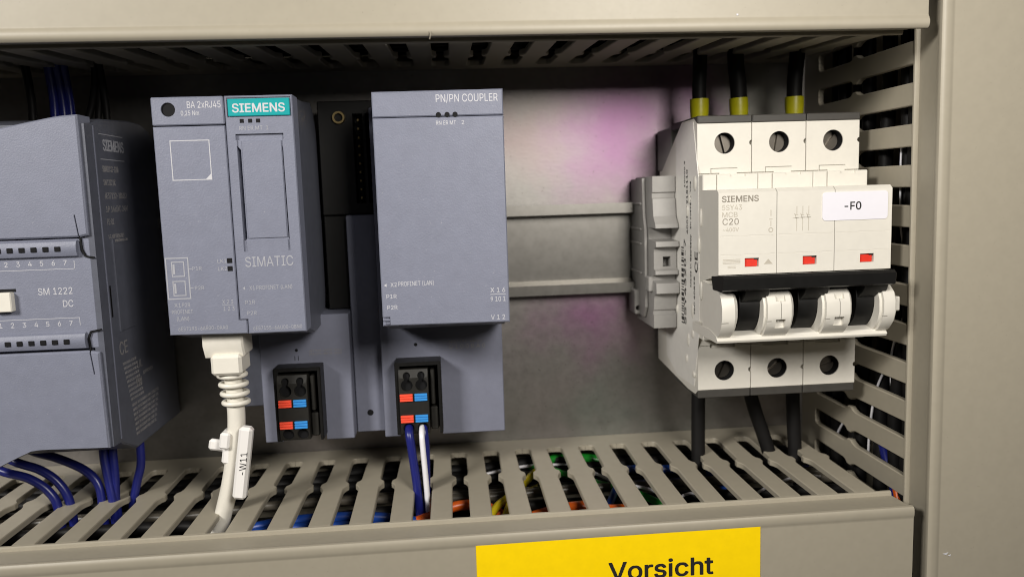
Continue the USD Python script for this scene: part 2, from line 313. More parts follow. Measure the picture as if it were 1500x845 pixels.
part(SM, 'door', front(up, -55, -63.6, 0.5) - GAP[0], 'grey', label='upper terminal door with a curved top edge')
lo = [(XL, -19.8), (-110.9, -19.8), (-108.0, -20.4), (-107.6, -50.7), (-128, -50.3)] + arc([(-131, -50.6), (-137, -53.2), (-143, -56), (XL, -59.5)])
part(SM, 'door', front(lo, -50, -63.6, 0.5) - GAP[1], 'grey', label='lower terminal door whose bottom edge slopes to the left')
for zc, nm in ((11.6, 7.4), (-16.6, -13.2)):
    bar = part(SM, 'light_bar', along([(-62.0 + 0.0, zc - 2.7), (-63.6, zc - 2.2), (-64.2, zc - 0.8), (-64.2, zc + 0.9), (-63.6, zc + 2.2), (-62.0, zc + 2.7)], XL, -111.6), 'grey')
    for k in range(10):
        x = -116.9 - 3.42 * k
        led = part(bar, 'status_light', rb(x - 0.85, x + 0.85, -64.5, -64.1, zc - 0.75, zc + 0.75, 0.12), 'void')
L = []
for zc, zt in ((7.4, 6.6), (-11.0, -11.9)):
    for k in range(8):
        L.append(txt(str(7 - k), -116.4 - 3.42 * k - (0 if k < 7 else 0), zt, 1.5, -62.4))
    zl = 5.4 if zc > 0 else -9.6
    L += [flat(-150, -113.2, zl, zl + 0.14, -62.4), flat(-113.34, -113.2, min(zl, zl + (2.5 if zc > 0 else -2.3)), max(zl, zl + (2.5 if zc > 0 else -2.3)), -62.4)]
L += [txt('SM 1222', -124.6, -2.2, 2.05, -62.4, 10.0), txt('DC', -117.7, -6.1, 2.05, -62.4, 3.0)]
part(SM, 'lettering', L, 'print', False)
part(SM, 'release_tab', rb(-137.5, -131.6, -64.6, -62, -6.8, -0.9, 0.3), 'cable')
part(SM, 'tab_slot', rb(-137.5, -131.0, -62.55, -62, -0.9, 0.0, 0.0), 'void', False)
part(SM, 'hinge_gap', [front(p, -62.3, -62.95) for p in GAPW], 'void', False)
part(SM, 'groove', [rb(XR + 0.0, XR + 0.3, -56.4, -55.8, -50, 48.5, 0.05)], 'mid', False)
part(SM, 'side_panel', [rb(XR - .1, XR + 0.3, -49, -36, -16.5, 11.5, 0.15), rb(XR - .1, XR + 0.4, -49.6, -49, -16.5, 13.5, 0.1)], 'dark')
part(SM, 'side_vent', [rb(XR - .1, XR + 0.08, -54.6, -53.6, -11, -1, 0)], 'void', False)
L = [txt_side('SIEMENS', -49.6, 41.3, 3.4, XR, 16, 1, True), rb(XR, XR + .05, -52, -34, 46.2, 46.45, 0), rb(XR, XR + .05, -52, -34, 38.4, 38.65, 0)]
part(SM, 'side_print', L, 'printgrey', False)
L = []
rnd = random.Random(4)
for z, s, w in ((34.6, 'SIMATIC S7-1200', 12), (30.4, 'SM 1222 DC', 9), (26.2, '6ES7222-1BH32', 17), (22, '1P 16xDC 24V', 17), (18, 'FS: 01', 5), (13.6, 'S C-N7FT08342019', 12), (2.5, '', 0)):
    if s: L.append(txt_side(s, -51.5, z, 1.9 if z > 16 else 1.3, XR, w))
L.append(txt_side('www.siemens.com', -47, 12.4, 1.1, XR, 10))
for z, s, w in ((-24, 'CE', 6),):
    L.append(txt_side(s, -51, z, 4.2, XR, 6.2))
for k in range(9): L.append(txt_side('24V DC 0.5A L+ M 1M 2M', -49.8 + k * .5, -27.6 - k * 1.6, 0.9, XR, 11))
for k in range(7): L.append(txt_side('MADE IN GERMANY IND. CONT. EQ.', -45 + k * .2, -42.5 - k * 1.7, 1.0, XR, 24 - k))
L += [txt_side('UL', -38, -31, 2.6, XR, 4), txt_side('FM', -40, -37, 2.8, XR, 4.5), txt_side('APPROVED', -34, -34, 1.2, XR, 9)]
part(SM, 'side_print', L, 'printdim', False)

# ------------------------------------------------------------------ push-in terminal blocks (shared by both base units)
def terminal(parent, ox):
    T = lambda m: m.translate([ox, 0, 0])
    fr = rb(-60.6, -44.9, -45.6, -36, -57.2, -32.0, 0.3) - rb(-58.9, -46.0, -50, -37.5, -60, -33.2, 0)
    tb = part(parent, 'terminal_block', T(fr), 'black')
    blk = along([(-37, -34.4), (-45.6, -34.4), (-46.9, -37), (-46.9, -52.6), (-45.6, -56.8), (-37, -56.8)], -59.3, -49.3, 0.2)
    for x in (-56.6, -51.7):
        blk = blk - cyl_y(x, -36.4, 1.25, -50, -40) - cyl_y(x, -39.6, 2.0, -50, -40) - rb(x - .9, x + .9, -50, -40, -39, -36.4, 0) - cyl_y(x, -54.6, 1.9, -50, -40)
    part(tb, 'terminal_body', T(blk), 'terminal')
    part(tb, 'hole_shade_fill', T(rb(-58.9, -49.7, -45.2, -40.2, -56.6, -34.8, 0)), 'void', False)  # black filler behind the clamp openings stands in for their shade
    for z in (-43.8, -51.2):
        for x0, x1, m, nm in ((-59.1, -54.75, 'red', 'red_mark'), (-54.15, -49.85, 'blue', 'blue_mark')):
            ribs = [rb(x0, x1, -47.6, -46.6, z - 1.25 + 0.88 * k, z - 1.25 + 0.88 * k + 0.74, 0.12) for k in range(3)] + [rb(x0 + .15, x1 - .15, -47.2, -46.6, z - 1.2, z + 1.2, 0)]
            part(tb, nm, T(m3.Manifold.batch_boolean(ribs, m3.OpType.Add)), m)
    part(tb, 'latch', [T(rb(-49.0, -46.4, -44.6, -37.4, -56, -48, 0.4)), T(rb(-48.6, -47.2, -45.2, -37.4, -47, -35, 0.3))], 'terminal')

# ------------------------------------------------------------------ interface module
IM = thing('interface_module', 'blue-grey interface module with teal nameplate, white patch cable below', 'interface module')
YF = -68.0
hs = [(-65, 54.8), (-46, 55.4), (-33, 56.6), (-28, 53.5), (-24, 47), (-22.5, 40), (-24.5, -10), (-27.5, -16.2), (-36, -19.2), (-50, -19.4), (-65, -15.8)]
part(IM, 'housing', along(hs, -84.4, -44.9, 0.4), 'dark')
part(IM, 'bus_adapter', (front([(-85, 46.4), (-64.35, 46.4), (-64.35, -11.9), (-62.0, -11.9), (-62.0, -15.9), (-85, -15.5)], -60, YF, 0.3)), 'grey')
ba = '/World/interface_module/bus_adapter'
hdr = rb(-85, -64.35, YF - 0.1, -60, 46.75, 54.9, 0.3) - cyl_y(-80.2, 51.3, 2.05, -75, -63)
part(ba, 'header', hdr, 'grey'); part(ba, 'recess_shade_plug', cyl_y(-80.2, 51.3, 2.04, -67.6, -62.9), 'void', False)  # black plug imitates the shade inside the screw recess
imp = front([(-64.05, 54.9), (-44.4, 54.9), (-44.4, -16.0), (-61.75, -16.0), (-61.75, -11.6), (-64.05, -11.6)], -60, YF, 0.3)
imp = imp - rb(-61.5, -47.6, -72, YF + 0.9, 42.0, 43.8, 0) - rb(-61.2, -47.9, -72, YF + 0.35, 12.4, 42.1, 0) - rb(-61.4, -60.4, -72, YF + 0.5, 9.0, 12.5, 0) - rb(-48.3, -47.7, -72, YF + 0.4, 9.0, 12.5, 0)
imp = imp - front([(-61.3, 40.4), (-60.25, 39.2), (-60.25, 12.9), (-61.0, 12.2), (-61.3, 12.4)], YF + 2.2, -72) - front([(-48.25, 39.6), (-47.95, 40.2), (-47.7, 12.2), (-48.1, 12.8)], YF + 2.2, -72)
imp = imp - rb(-63.5, -44.9, -72, YF + 0.5, 48.65, 54.35, 0)
part(IM, 'front_cover', imp, 'grey')
fc = '/World/interface_module/front_cover'
part(fc, 'label_slide', rb(-59.9, -48.35, YF - 0.02, YF + 1.0, 12.9, 41.8, 0.15), 'grey')
npl = part(IM, 'nameplate', rb(-63.15, -45.25, YF - 0.1, YF + 0.6, 48.95, 54.0, 0.15), 'teal')
part(npl, 'lettering', txt('SIEMENS', -61.9, 50.1, 2.45, YF - 0.1, 15.3, True), 'print', False)
for x in (-59.35, -56.95, -54.65): part(IM, 'status_light', rb(x - 0.62, x + 0.62, YF - 0.08, YF + .1, 46.95, 48.15, 0.1), 'void')
for z in (6.5, 4.1): part(ba, 'link_window', rb(-66.6, -65.1, YF - 0.06, YF + .1, z - 0.75, z + 0.75, 0), 'void', False)
L = [txt('BA 2xRJ45', -74.7, 51.6, 1.9, YF - 0.1, 9.6), txt('0,25 Nm', -76.6, 49.5, 1.35, YF - 0.1, 5.2)]
part(ba, 'lettering', L, 'print', False)
L = outline(-80.5, -69.1, 30.7, 42.4, YF, 0.24) + [front([(-71, 30.8), (-69.2, 30.8), (-69.2, 32.6)], YF + .02, YF - .06)]
part(ba, 'code_frame', L, 'print', False)
L = outline(-84.7, -77.9, -4.6, 8.0, YF, 0.35)
for z0 in (-3.6, 2.2): L += outline(-83.0, -79.2, z0, z0 + 4.6, YF, 0.3) + [flat(-82.6, -82.0, z0 + .8, z0 + 3.8, YF), flat(-77.9, -77.0, z0 + 2.2, z0 + 2.4, YF)]
L += [txt('P1R', -76.9, 4.0, 1.1, YF), txt('P2R', -76.6, -1.9, 1.1, YF), txt('X1', -83.0, -6.9, 1.15, YF, 1.9), txt('P2R', -80.7, -6.9, 1.15, YF, 2.3), txt('PROFINET', -83.9, -9.0, 1.2, YF, 6.2), txt('(LAN)', -82.6, -11.1, 1.2, YF, 3.6)]
L += [txt('LK1', -69.4, 5.9, 1.15, YF), txt('LK2', -69.4, 3.6, 1.15, YF), txt('X 2 3', -68.9, -6.5, 1.2, YF, 3.2), txt('1 2 3', -68.7, -8.6, 1.2, YF, 3.3), flat(-69, -65.6, -7.0, -6.86, YF), txt('6ES7193-6AR00-0AA0', -82.4, -14.2, 1.15, YF, 14.6)]
part(ba, 'lettering', L, 'printgrey', False)
L = [txt('RN ER MT  1', -60.2, 44.9, 1.15, YF, 8.4), txt('SIMATIC', -61.3, 4.4, 3.0, YF, 14.2), txt('X1', -60.6, -2.6, 1.2, YF, 1.6), txt('PROFINET (LAN)', -58.5, -2.6, 1.2, YF, 10.6), front([(-62.6, -2), (-61.9, -1.5), (-61.9, -2.5)], YF + .02, YF - .05),
     txt('P1R', -62.1, -6.9, 1.15, YF), txt('P2R', -61.8, -10.2, 1.15, YF), txt('6ES7155-6AU00-0BN0', -60.3, -14.9, 1.15, YF, 14.6)]
part(fc, 'lettering', L, 'printgrey', False)
bu = rb(-66.2, -35.6, -38, -1.2, -59.6, -15.4, 0.3) - rb(-60.2, -45.2, -45, -20, -62, -32.4, 0)
part(IM, 'base_unit', bu, 'mid')
part('/World/interface_module/base_unit', 'dark_carrier', rb(-84, -67, -24, -1.2, -50, 40, 0.4), 'dark')
part('/World/interface_module/base_unit', 'test_hole', [cyl_y(-53.8, -27.4, 0.55, -38.06, -37.9, 16), flat(-54.6, -54.4, -31, -29.4, -38), flat(-53.4, -53.2, -31, -29.4, -38)], 'void', False)
part('/World/interface_module/base_unit', 'lettering', [txt('6ES7193-6BP00-0DA0', -49.5, -28.2 - 1.1 * k, 0.8, -38, 11) for k in range(2)], 'printdim', False)
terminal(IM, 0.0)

# ------------------------------------------------------------------ bus strip between the two modules
BS = thing('bus_carrier', 'narrow dark bus carrier with contact rows between the two grey modules', 'bus carrier')
part(BS, 'strip', rb(-35.4, -25.4, -31.0, -1.2, -59.6, 18.0, 0.3), 'mid')
up = rb(-43.5, -22, -28, -1.2, 18.2, 57.4, 0.3) - rb(-31.6, -28.2, -40, -20, 22, 53, 0) - rb(-27.3, -24.2, -40, -20, 22, 53, 0)
part(BS, 'upper_frame', up, 'black')
part(BS, 'side_frame', rb(-43.5, -35.6, -27, -1.2, -15.2, 18.0, 0.3), 'black')
part(BS, 'screw_boss', xf(m3.Manifold.cylinder(1.4, 2.3, 2.1, 32), [[1, 0, 0, -36.2], [0, 0, -1, -28], [0, 1, 0, 51.7]]) - cyl_y(-36.2, 51.7, 1.45, -40, -20), 'brass')
for x in (-29.9, -25.8):
    for k in range(10):
        part(BS, 'contact', [rb(x - 0.45, x + 0.45, -26.5, -19, 23.5 + k * 3.0, 24.4 + k * 3.0, 0.15)], 'brass', False)
part(BS, 'test_hole', cyl_y(-30.5, -52.6, 1.1, -31.06, -30.8, 24), 'void', False)

# ------------------------------------------------------------------ coupler
CP = thing('coupler_module', 'wide blue-grey coupler module in the middle, plain front, blue and white wires', 'coupler module')
part(CP, 'housing', along(hs, -20.8, 17.7, 0.4), 'dark')
cf = front([(-21.2, 47.35), (18.1, 47.35), (18.1, -15.9), (-21.2, -15.5)], -60, YF, 0.35) - rb(-21.6, -18.9, -72, YF + 0.8, -15.2, -12.7, 0)
part(CP, 'front_cover', cf, 'grey')
part(CP, 'header', front([(-21.2, 55.1), (18.1, 55.3), (18.1, 47.6), (-21.2, 47.6)], -60, YF, 0.35), 'grey')
part(CP, 'latch', [rb(-21.0, -18.9, YF + 0.1, YF + 1, -14.0, -13.5, 0.1), rb(-20.2, -19.0, YF + 0.1, YF + 1, -15.0, -14.4, 0.1)], 'mid')
for x in (-1.5, 1.1, 3.5): part(CP, 'status_light', cyl_y(x, 48.0, 0.78, YF - 0.06, YF + .2, 20), 'void')
L = [txt('PN/PN COUPLER', -2.1, 51.7, 2.25, YF, 18.6), txt('RN ER MT', -2.3, 45.0, 1.2, YF, 6.0), txt('2', 5.4, 45.0, 1.2, YF),
     txt('X2', -18.3, -3.4, 1.25, YF, 1.9), txt('PROFINET (LAN)', -15.9, -3.3, 1.35, YF, 10.8), front([(-20.3, -2.9), (-19.5, -2.4), (-19.5, -3.4)], YF + .02, YF - .05),
     txt('P1R', -19.7, -7.0, 1.25, YF), txt('P2R', -19.6, -10.4, 1.25, YF), txt('X 1 6', 12.3, -6.4, 1.45, YF, 4.6), txt('9 10 1', 12.3, -9.2, 1.45, YF, 4.6), flat(12.2, 17, -7.1, -6.95, YF), txt('V 1 2', 12.2, -14.9, 1.45, YF, 4.4)]
part(CP, 'lettering', L, 'print', False)
bu = rb(-25.1, 17.4, -37, -1.2, -60.2, 54, 0.3) - rb(-19.8, -4.7, -45, -20, -63, -32.4, 0)
part(CP, 'base_unit', bu, 'mid')
part('/World/coupler_module/base_unit', 'test_hole', cyl_y(-13.0, -27.5, 0.6, -37.06, -36.9, 16), 'void', False)
part('/World/coupler_module/base_unit', 'lettering', [txt('6ES7 193-6BP20', -1.4, -27.6, 1.0, -37, 11.5), txt('0 1 0 0 B A 0', -1.2, -29.6, 1.5, -37, 12.5)], 'printdim', False)
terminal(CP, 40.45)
def wire(name, P, r, m, label, cat='wire', group=None, n=14):
    return solo(name, tube(P, r, n), m, label, cat, group, smooth=True)
wire('blue_wire', [(-16.0, -41, -53.5), (-16.1, -47.0, -55.6), (-15.6, -48.6, -60), (-14.4, -49.0, -72), (-13.6, -49.5, -84), (-12.5, -50, -98)], 1.45, 'wblue', 'thick blue wire in the red-marked clamp of the coupler')
wire('blue_wire', [(-11.2, -41, -53.6), (-11.0, -45.6, -56), (-10.6, -46.6, -62), (-10.9, -47.5, -74), (-11.2, -48, -85), (-10, -48, -98)], 1.25, 'wblue', 'blue wire partly hidden behind the white wire of the coupler')
wire('white_wire', [(-11.6, -42, -54), (-11.8, -48.0, -56), (-11.6, -49.4, -61), (-11.0, -49.8, -73), (-10.6, -50, -85), (-10, -50, -98)], 0.95, 'wwhite', 'thin white wire in the blue-marked clamp of the coupler')

# ------------------------------------------------------------------ circuit breaker
MCB = thing('circuit_breaker', 'white three-pole circuit breaker with a black toggle bar and red flags', 'circuit breaker')
X0 = 82.5; PW = 18.5
bodyp = [(-54, 44.4), (-50.5, 46.4), (-37, 46.4), (-11, 30.5), (-7.6, 30.5), (-7.6, -31), (-3, -31.5), (-3, -44), (-43, -46.8), (-51, -46.6), (-54, -44.6)]
for k in range(3):
    x0 = X0 + PW * k; xc = x0 + 9.25
    b = along(bodyp, x0 + 0.06, x0 + PW - 0.06, 0.25)
    b = b + rb(x0 + 0.06, x0 + PW - 0.06, -59.6, -50, -26.5, 27.9, 0.3)
    # stepped ledge above the nose
    b = b - rb(x0 + 9, x0 + 14.2, -60.5, -58.9, 27.0, 30, 0) - rb(x0 + 4.4, x0 + 4.8, -61, -59.0, 22, 28.5, 0)
    for z in (38.0, -38.2):
        b = b - cyl_y(xc, z, 3.45, -60, -36, 40)
        b = b - cyl_y(x0 + PW - 0.1, z, 0.85, -60, -52, 20)
    for z0, z1, y1, y2 in ((28.0, 28.35, -60, -53.3), (-29.6, -29.35, -60, -53.6)):
        b = b - rb(x0 - .1, x0 + 7.5, y1, y2, z0, z1, 0) - rb(x0 + 13.4, x0 + PW + .1, y1, y2, z0, z1, 0)
    b = b - rb(x0 + 4.5, x0 + 4.75, -60, -53.5, 28.0, 29.9, 0) - rb(x0 + 4.5, x0 + 13.6, -60, -53.5, 29.7, 29.95, 0)
    b = b - rb(x0 + 4.2, x0 + 13, -60, -53.2, -30.2, -28.9, 0)
    pb = part(MCB, 'pole_body', b, 'white', 25)
    for z in (38.0, -38.2):
        sc = cyl_y(xc, z, 3.2, -50.5, -42, 32) - (rb(xc - 0.5, xc + 0.5, -53, -49.2, z - 4, z + 4, 0)).translate([0, 0, 0])
        sc = sc.translate([-xc, 0, -z]).rotate([0, 25 * (k - 1) + (10 if z > 0 else 50), 0]).translate([xc, 0, z])
        part(pb, 'terminal_screw', sc, 'screw')
        part(pb, 'hole_shade_liner', cyl_y(xc, z, 3.44, -53.6, -37, 40) - cyl_y(xc, z, 3.3, -55, -36, 40), 'void')  # black liner added so the white hole walls look shaded
    part(MCB, 'terminal_cap', rb(x0 + 0.12, x0 + PW - 0.12, -54.3, -24, 44.5, 47.0, 0.3), 'cap')
    part(MCB, 'terminal_cap', rb(x0 + 0.12, x0 + PW - 0.12, -53.8, -24, -47.6, -44.8, 0.3), 'cap')
    # nose
    n = along([(-52, 22.9), (-73.2, 22.9), (-74.5, 21.9), (-74.5, -3.2), (-70, -4.2), (-62, -6.0), (-60, -22), (-52, -22)], x0 + 0.05, x0 + PW - 0.05, 0.12)
    n = n - rb(xc - 0.9, xc + 3.6, -76, -73.2, -0.95, 1.75, 0)
    n = n - rb(x0 + 0.5, x0 + PW - 0.5, -76, -74.42, 8.55, 8.75, 0) - rb(x0 + 0.5, x0 + PW - 0.5, -76, -74.42, 2.75, 2.95, 0)
    nf = part(MCB, 'front_nose', n, 'white')
    part(nf, 'red_indicator', rb(xc - 0.9, xc + 3.3, -73.9, -73.1, -0.9, 1.5, 0.1), 'flag', False)
    part(nf, 'indicator_recess', rb(xc + 2.2, xc + 3.6, -74.05, -73.5, 1.2, 1.75, 0), 'inkdark', False)
    # lower ledge
    # toggle drum
    part(MCB, 'toggle_drum', cyl_x(-69.5, -12.6, 9.6, x0 + 5.0, x0 + 13.2, 48), 'black')
# toggle bar
part(MCB, 'toggle_bar', along([(-74.8, -3.4), (-84.6, -2.4), (-85.6, -3.2), (-85.2, -6.6), (-83.5, -7.2), (-76, -7.4)], 80.2, 133.6, 0.3), 'black')
part(MCB, 'toggle_arm', [along([(-78, -4), (-84.4, -5), (-82.4, -9), (-76.5, -13), (-72, -9)], X0 + PW * k + 5.4, X0 + PW * k + 12.8, 0.2) for k in range(3)], 'black')
# guards
gp = [(-66, -5.8), (-74, -6.4), (-79.5, -7.4), (-82.2, -9.5), (-83.2, -12), (-83.3, -15.5), (-82.3, -18.5), (-80, -21.2), (-77, -22.9), (-66, -22.9)]
gi = [(-66, -7.2), (-74, -7.8), (-78.6, -8.8), (-80.2, -10.5), (-80.8, -13), (-80.8, -15.5), (-80, -17.7), (-77.5, -19.8), (-66, -19.8)]
def guard(x0, x1): return along(gp, x0, x1, 0.5)
gs = [(80.6, 86.4, None), (93.9, 103.9, 101.1 - 2.2), (112.2, 122.3, 117.4), (130.3, 135.6, None)]
for i, (a, b, mid) in enumerate(gs):
    w = b - a
    g = along(gp, a + (0.8 if i else 0), b - (1.3 if i < 3 else 0.4), 0.5) + along([(y * 0.985 + 0, z) for y, z in gp], a, b - 0.7, 0.3) + along(gi, b - 1.2, b, 0.3)
    if mid:
        mid = (a + b) / 2
        g = g - rb(mid - 1.5, mid + 1.5, -86, -81.6, -10.9, -7.5, 0) - rb(mid - 1.5, mid + 1.5, -86, -81.2, -19.2, -16.4, 0) - rb(mid - 0.09, mid + 0.09, -86, -82.2, -24, -5, 0)
    if i == 3: g = g + rb(133.5, 137.2, -81.5, -70, -15.6, -11.2, 0.3)
    g = g - rb(a - 1, a + 2.2, -90, -82.0, -17.0, -16.8, 0)
    part(MCB, 'toggle_guard', g, 'white')
part(MCB, 'lower_ledge', along([(-55, -20.6), (-72, -20.4), (-78.2, -21.6), (-79.6, -22.9), (-79.2, -23.6), (-55, -23.6)], 80.4, 134.6, 0.3), 'white')
# print on the front
L = [txt('SIEMENS', 83.6, 19.15, 1.8, -74.5, 11.6, True)]
part(MCB, 'lettering', L, 'inkmid', False)
L = [txt('C20', 83.8, 12.2, 1.9, -74.5, 5.1)]
part(MCB, 'lettering', L, 'inkmid', False)
L = [txt('5SY43', 83.7, 16.7, 1.55, -74.5, 6.2), txt('MCB', 83.7, 14.5, 1.55, -74.5, 4.8), txt('~400V', 83.9, 10.1, 1.2, -74.5, 5.0)]
L += [rb(83.9 + 0.0, 89.4, -74.55, -74.48, z, z + 0.16, 0) for z in (0.2, 0.6, 1.0, 1.4)] + [rb(85.4, 88, -74.55, -74.48, -1.2, -1.05, 0), rb(85.4, 88, -74.55, -74.48, -0.7, -0.55, 0)]
L += [front([(96.9, -0.3), (99.7, -0.3), (98.3, 1.3)], -74.48, -74.55)]
L += [flat(98.95, 99.15, 14.5, 16.4, -74.5), flat(98.95, 99.15, 11.4, 13.0, -74.5), flat(98.5, 99.6, 13.4, 13.6, -74.5)]
ring = Point(99.05, 10.2).buffer(0.75).difference(Point(99.05, 10.2).buffer(0.52)); L.append(front(ring, -74.48, -74.55))
for dx in (0, 1.9, 3.8):
    x = 107.2 + dx
    L += [flat(x, x + .16, 9.6, 13.0, -74.5), flat(x, x + .16, 14.6, 17.2, -74.5), flat(x - .55, x + .7, 13.6, 13.76, -74.5), front([(x, 13.0), (x + .2, 13.0), (x - .5, 15.0), (x - .7, 15.0)], -74.48, -74.55), flat(x - .4, x + .5, 14.4, 14.54, -74.5)]
L += [flat(106.0, 111.8, 13.66, 13.78, -74.5)]
part(MCB, 'lettering', L, 'inkpale', False)
# moulded left side: print and rivet bumps
L = []
for z0, y0, s, h, w, vert in ((-24, -41.6, '5SY4320-7', 2.3, 30, True), (8, -44.0, '4001869181110', 1.6, 22, True), (-10, -47.6, 'Made in Germany', 1.2, 18, True), (-4.5, -54.5, 'CE', 3.0, 7.0, True), (-19, -51.5, 'IEC 60898', 1.2, 13, True), (10, -47.6, 'EN 60898-1  VDE', 1.0, 16, True), (-1, -47.8, 'C20 400V', 1.2, 9, True), (24, -41.0, '10000 3', 1.0, 9, True)):
    L.append(txt_side(s, y0, z0, h, X0 - 0.12, w, -1, True, vert))
r2 = random.Random(8)
z = -24.0
while z < 4:
    hgt = r2.choice([0.35, 0.5, 0.9, 1.3]); L.append(rb(X0, X0 + 0.06, -39.0, -36.2, z, z + hgt, 0)); L[-1] = L[-1].translate([-0.19, 0, 0]); z += hgt + r2.choice([0.4, 0.6, 0.9])
part(MCB, 'side_print', L, 'inkdark', False)
bm = []
for y, z, a, b in ((-52, 25.2, 1.6, 2.6), (-58, 14, 1.0, 3.0), (-56, 5, 1.0, 2.8), (-46, 20, 1.2, 1.8), (-44, 16, 0.9, 2.2), (-58, -10, 1.3, 3.2), (-49, -18, 1.3, 2.6), (-44, -29, 1.2, 2.4), (-42, -36, 1.0, 1.6), (-49, -26, 1.4, 1.6), (-31, -20, 1.0, 1.8), (-50, -40, 1.6, 1.2)):
    s = trimesh.creation.icosphere(2, 1.0); s.apply_scale([0.55, a, b]); s.apply_translation([X0 - 0.1, y, z]); bm.append(s)
part(MCB, 'side_bump', bm, 'white', True)
part(MCB, 'side_plate', along([(-55.5, 27), (-50, 45.5), (-37.2, 46), (-30, 41.6), (-30, 28), (-16, 28), (-16, -40), (-30, -44.6), (-50, -44.2), (-56, -24)], X0 - 0.12, X0 + 0.06), 'whiteside')
part(MCB, 'side_latch', [rb(X0 + 0.5, X0 + 12, -22, -3, 30.5, 46, 0.4)], 'clamp')
# identification sticker
fs = thing('identification_sticker', 'white rounded sticker with black code across the breaker front', 'sticker')
part(fs, 'sheet', front(sbox(116.5, 13.5, 135.3, 20.0).buffer(1.1, 8), -74.5, -74.72), 'sticker', False)
part(fs, 'lettering', txt('-F0', 122.4, 15.6, 2.35, -74.72, 5.4, True), 'inkdark', False)

# breaker wires
fx = [(91.7, 0), (106.6, -1.2), (126.9, 0)]
tp = ['left', 'middle', 'right']
for k, xc in enumerate((91.7, 106.3, 126.9)):
    P = [(xc, -28, 44), (xc, -28, 52), (xc - (0, .3, -.1)[k], -28, 60), (xc - (0, 1.6, -.4)[k], -29, 69), (xc - (0, 2.2, -.5)[k], -32, 84), (xc, -36, 100)]
    pos = ('nearest the end clamp', 'in the middle pole', 'nearest the upright duct')[k]
    w = thing('black_supply_wire', f'thick black wire with yellow ferrule rising from the breaker, {pos}', 'wire', 'black wires above the breaker')
    part(w, 'insulation', tube(P, (2.5, 2.9, 2.7)[k], 18), 'wblack', True)
    part(w, 'ferrule', tube([(xc, -28, 45), (xc, -28, 50.5), (xc - (0, .2, 0)[k], -28, 55.2)], [3.0, 3.0, 3.25, 3.35, 3.3], 24), 'ferrule', 40)
for k, (xa, xb) in enumerate(((91.0, 90.7), (110.8, 117.3), (127.5, 128.3))):
    P = [(xa, -28, -44), (xa, -28, -52), (xa + (xb - xa) * .3, -28, -60), (xb, -28.5, -74), (xb + (xb - xa) * .3, -30, -84), (xb + 2, -38, -100)]
    pos = ('left pole, straight down', 'middle pole, slanting right', 'right pole, straight down')[k]
    wire('black_load_wire', P, 2.55, 'wblack', f'thick black wire under the breaker from its {pos}', 'wire', 'black wires below the breaker', 18)

# ------------------------------------------------------------------ end clamp on the rail
EC = thing('end_clamp', 'grey moulded end clamp on the rail against the left side of the breaker', 'end clamp')
cp = [(-5, 28.3), (-30, 28.3), (-30, 22.6), (-29.2, 22.2), (-29.2, 20.6), (-30, 20.2), (-31.0, 14), (-33.5, 11.2), (-34, 9.8), (-24, 9.8), (-24, 5.4), (-34, 5.0), (-34.6, 3.2), (-31.2, 2.4), (-31.2, -5), (-33.2, -5.6), (-33.4, -6.9), (-29.6, -7.6), (-29.6, -9.2), (-34.2, -10), (-34.6, -13.6), (-31.4, -14.6), (-30.6, -20), (-29.8, -20.3), (-29.8, -21.8), (-30.6, -22.2), (-30.6, -26.8), (-5, -26.8)]
b = along(cp, 73.7, 82.2, 0.3) - rb(77.0, 79.8, -36, -26, -4.2, -0.6, 0)
part(EC, 'clamp_body', b, 'clamp', 20)
part(EC, 'side_cheek', along([(-2, 27.6), (-20, 27.8), (-21, 14), (-23, 9), (-23, -20), (-20, -24), (-2, -24)], 72.4, 73.6, 0.3), 'clamp')
part(EC, 'foot', rb(70.6, 73.3, -14, -4, -24, -14.5, 0.4) - cyl_y(71.9, -21.5, 1.0, -20, -8), 'clamp')
part(EC, 'spring_rib', [rb(71.8, 72.5, -19, -3, z, z + 0.9, 0.2) for z in (18, 8.5, 3.0, -8)] + [rb(72.2, 74.4, -29.5, -24, -13.5, -8, 0.4)], 'clamp')

# ------------------------------------------------------------------ wires of the output module
for k, (x0, x1, y, r, m) in enumerate(((-138.4, -139.2, -25, 1.35, 'wblack'), (-130.6, -131.5, -26, 1.5, 'wblue'), (-128.6, -128.8, -25, 1.5, 'wblue'), (-126.6, -127.0, -24, 1.4, 'wblue'), (-129.6, -132.8, -22, 1.4, 'wblack'), (-116.2, -121.2, -25, 1.2, 'wblack'), (-115.8, -118.2, -24, 1.2, 'wblack'), (-114.6, -114.8, -25, 1.2, 'wblack'))):
    P = [(x1, y, 40), (x1, y, 52), ((x0 + x1) / 2, y - .5, 60), (x0, y - 3, 70), (x0 + .5, y - 8, 84)]
    grp = 'blue' if m == 'wblue' else 'black'
    pos = ['black wire farthest left above the curved output module', 'left blue wire in the bunch above the output module', 'middle blue wire in the bunch above the output module', 'right blue wire in the bunch above the output module', 'black wire beside the blue bunch above the output module', 'left of three thin black wires above the dark module side', 'middle one of three thin black wires above the dark module side', 'right of three thin black wires above the dark module side'][k]
    wire(grp + '_field_wire', P, r, m, pos)
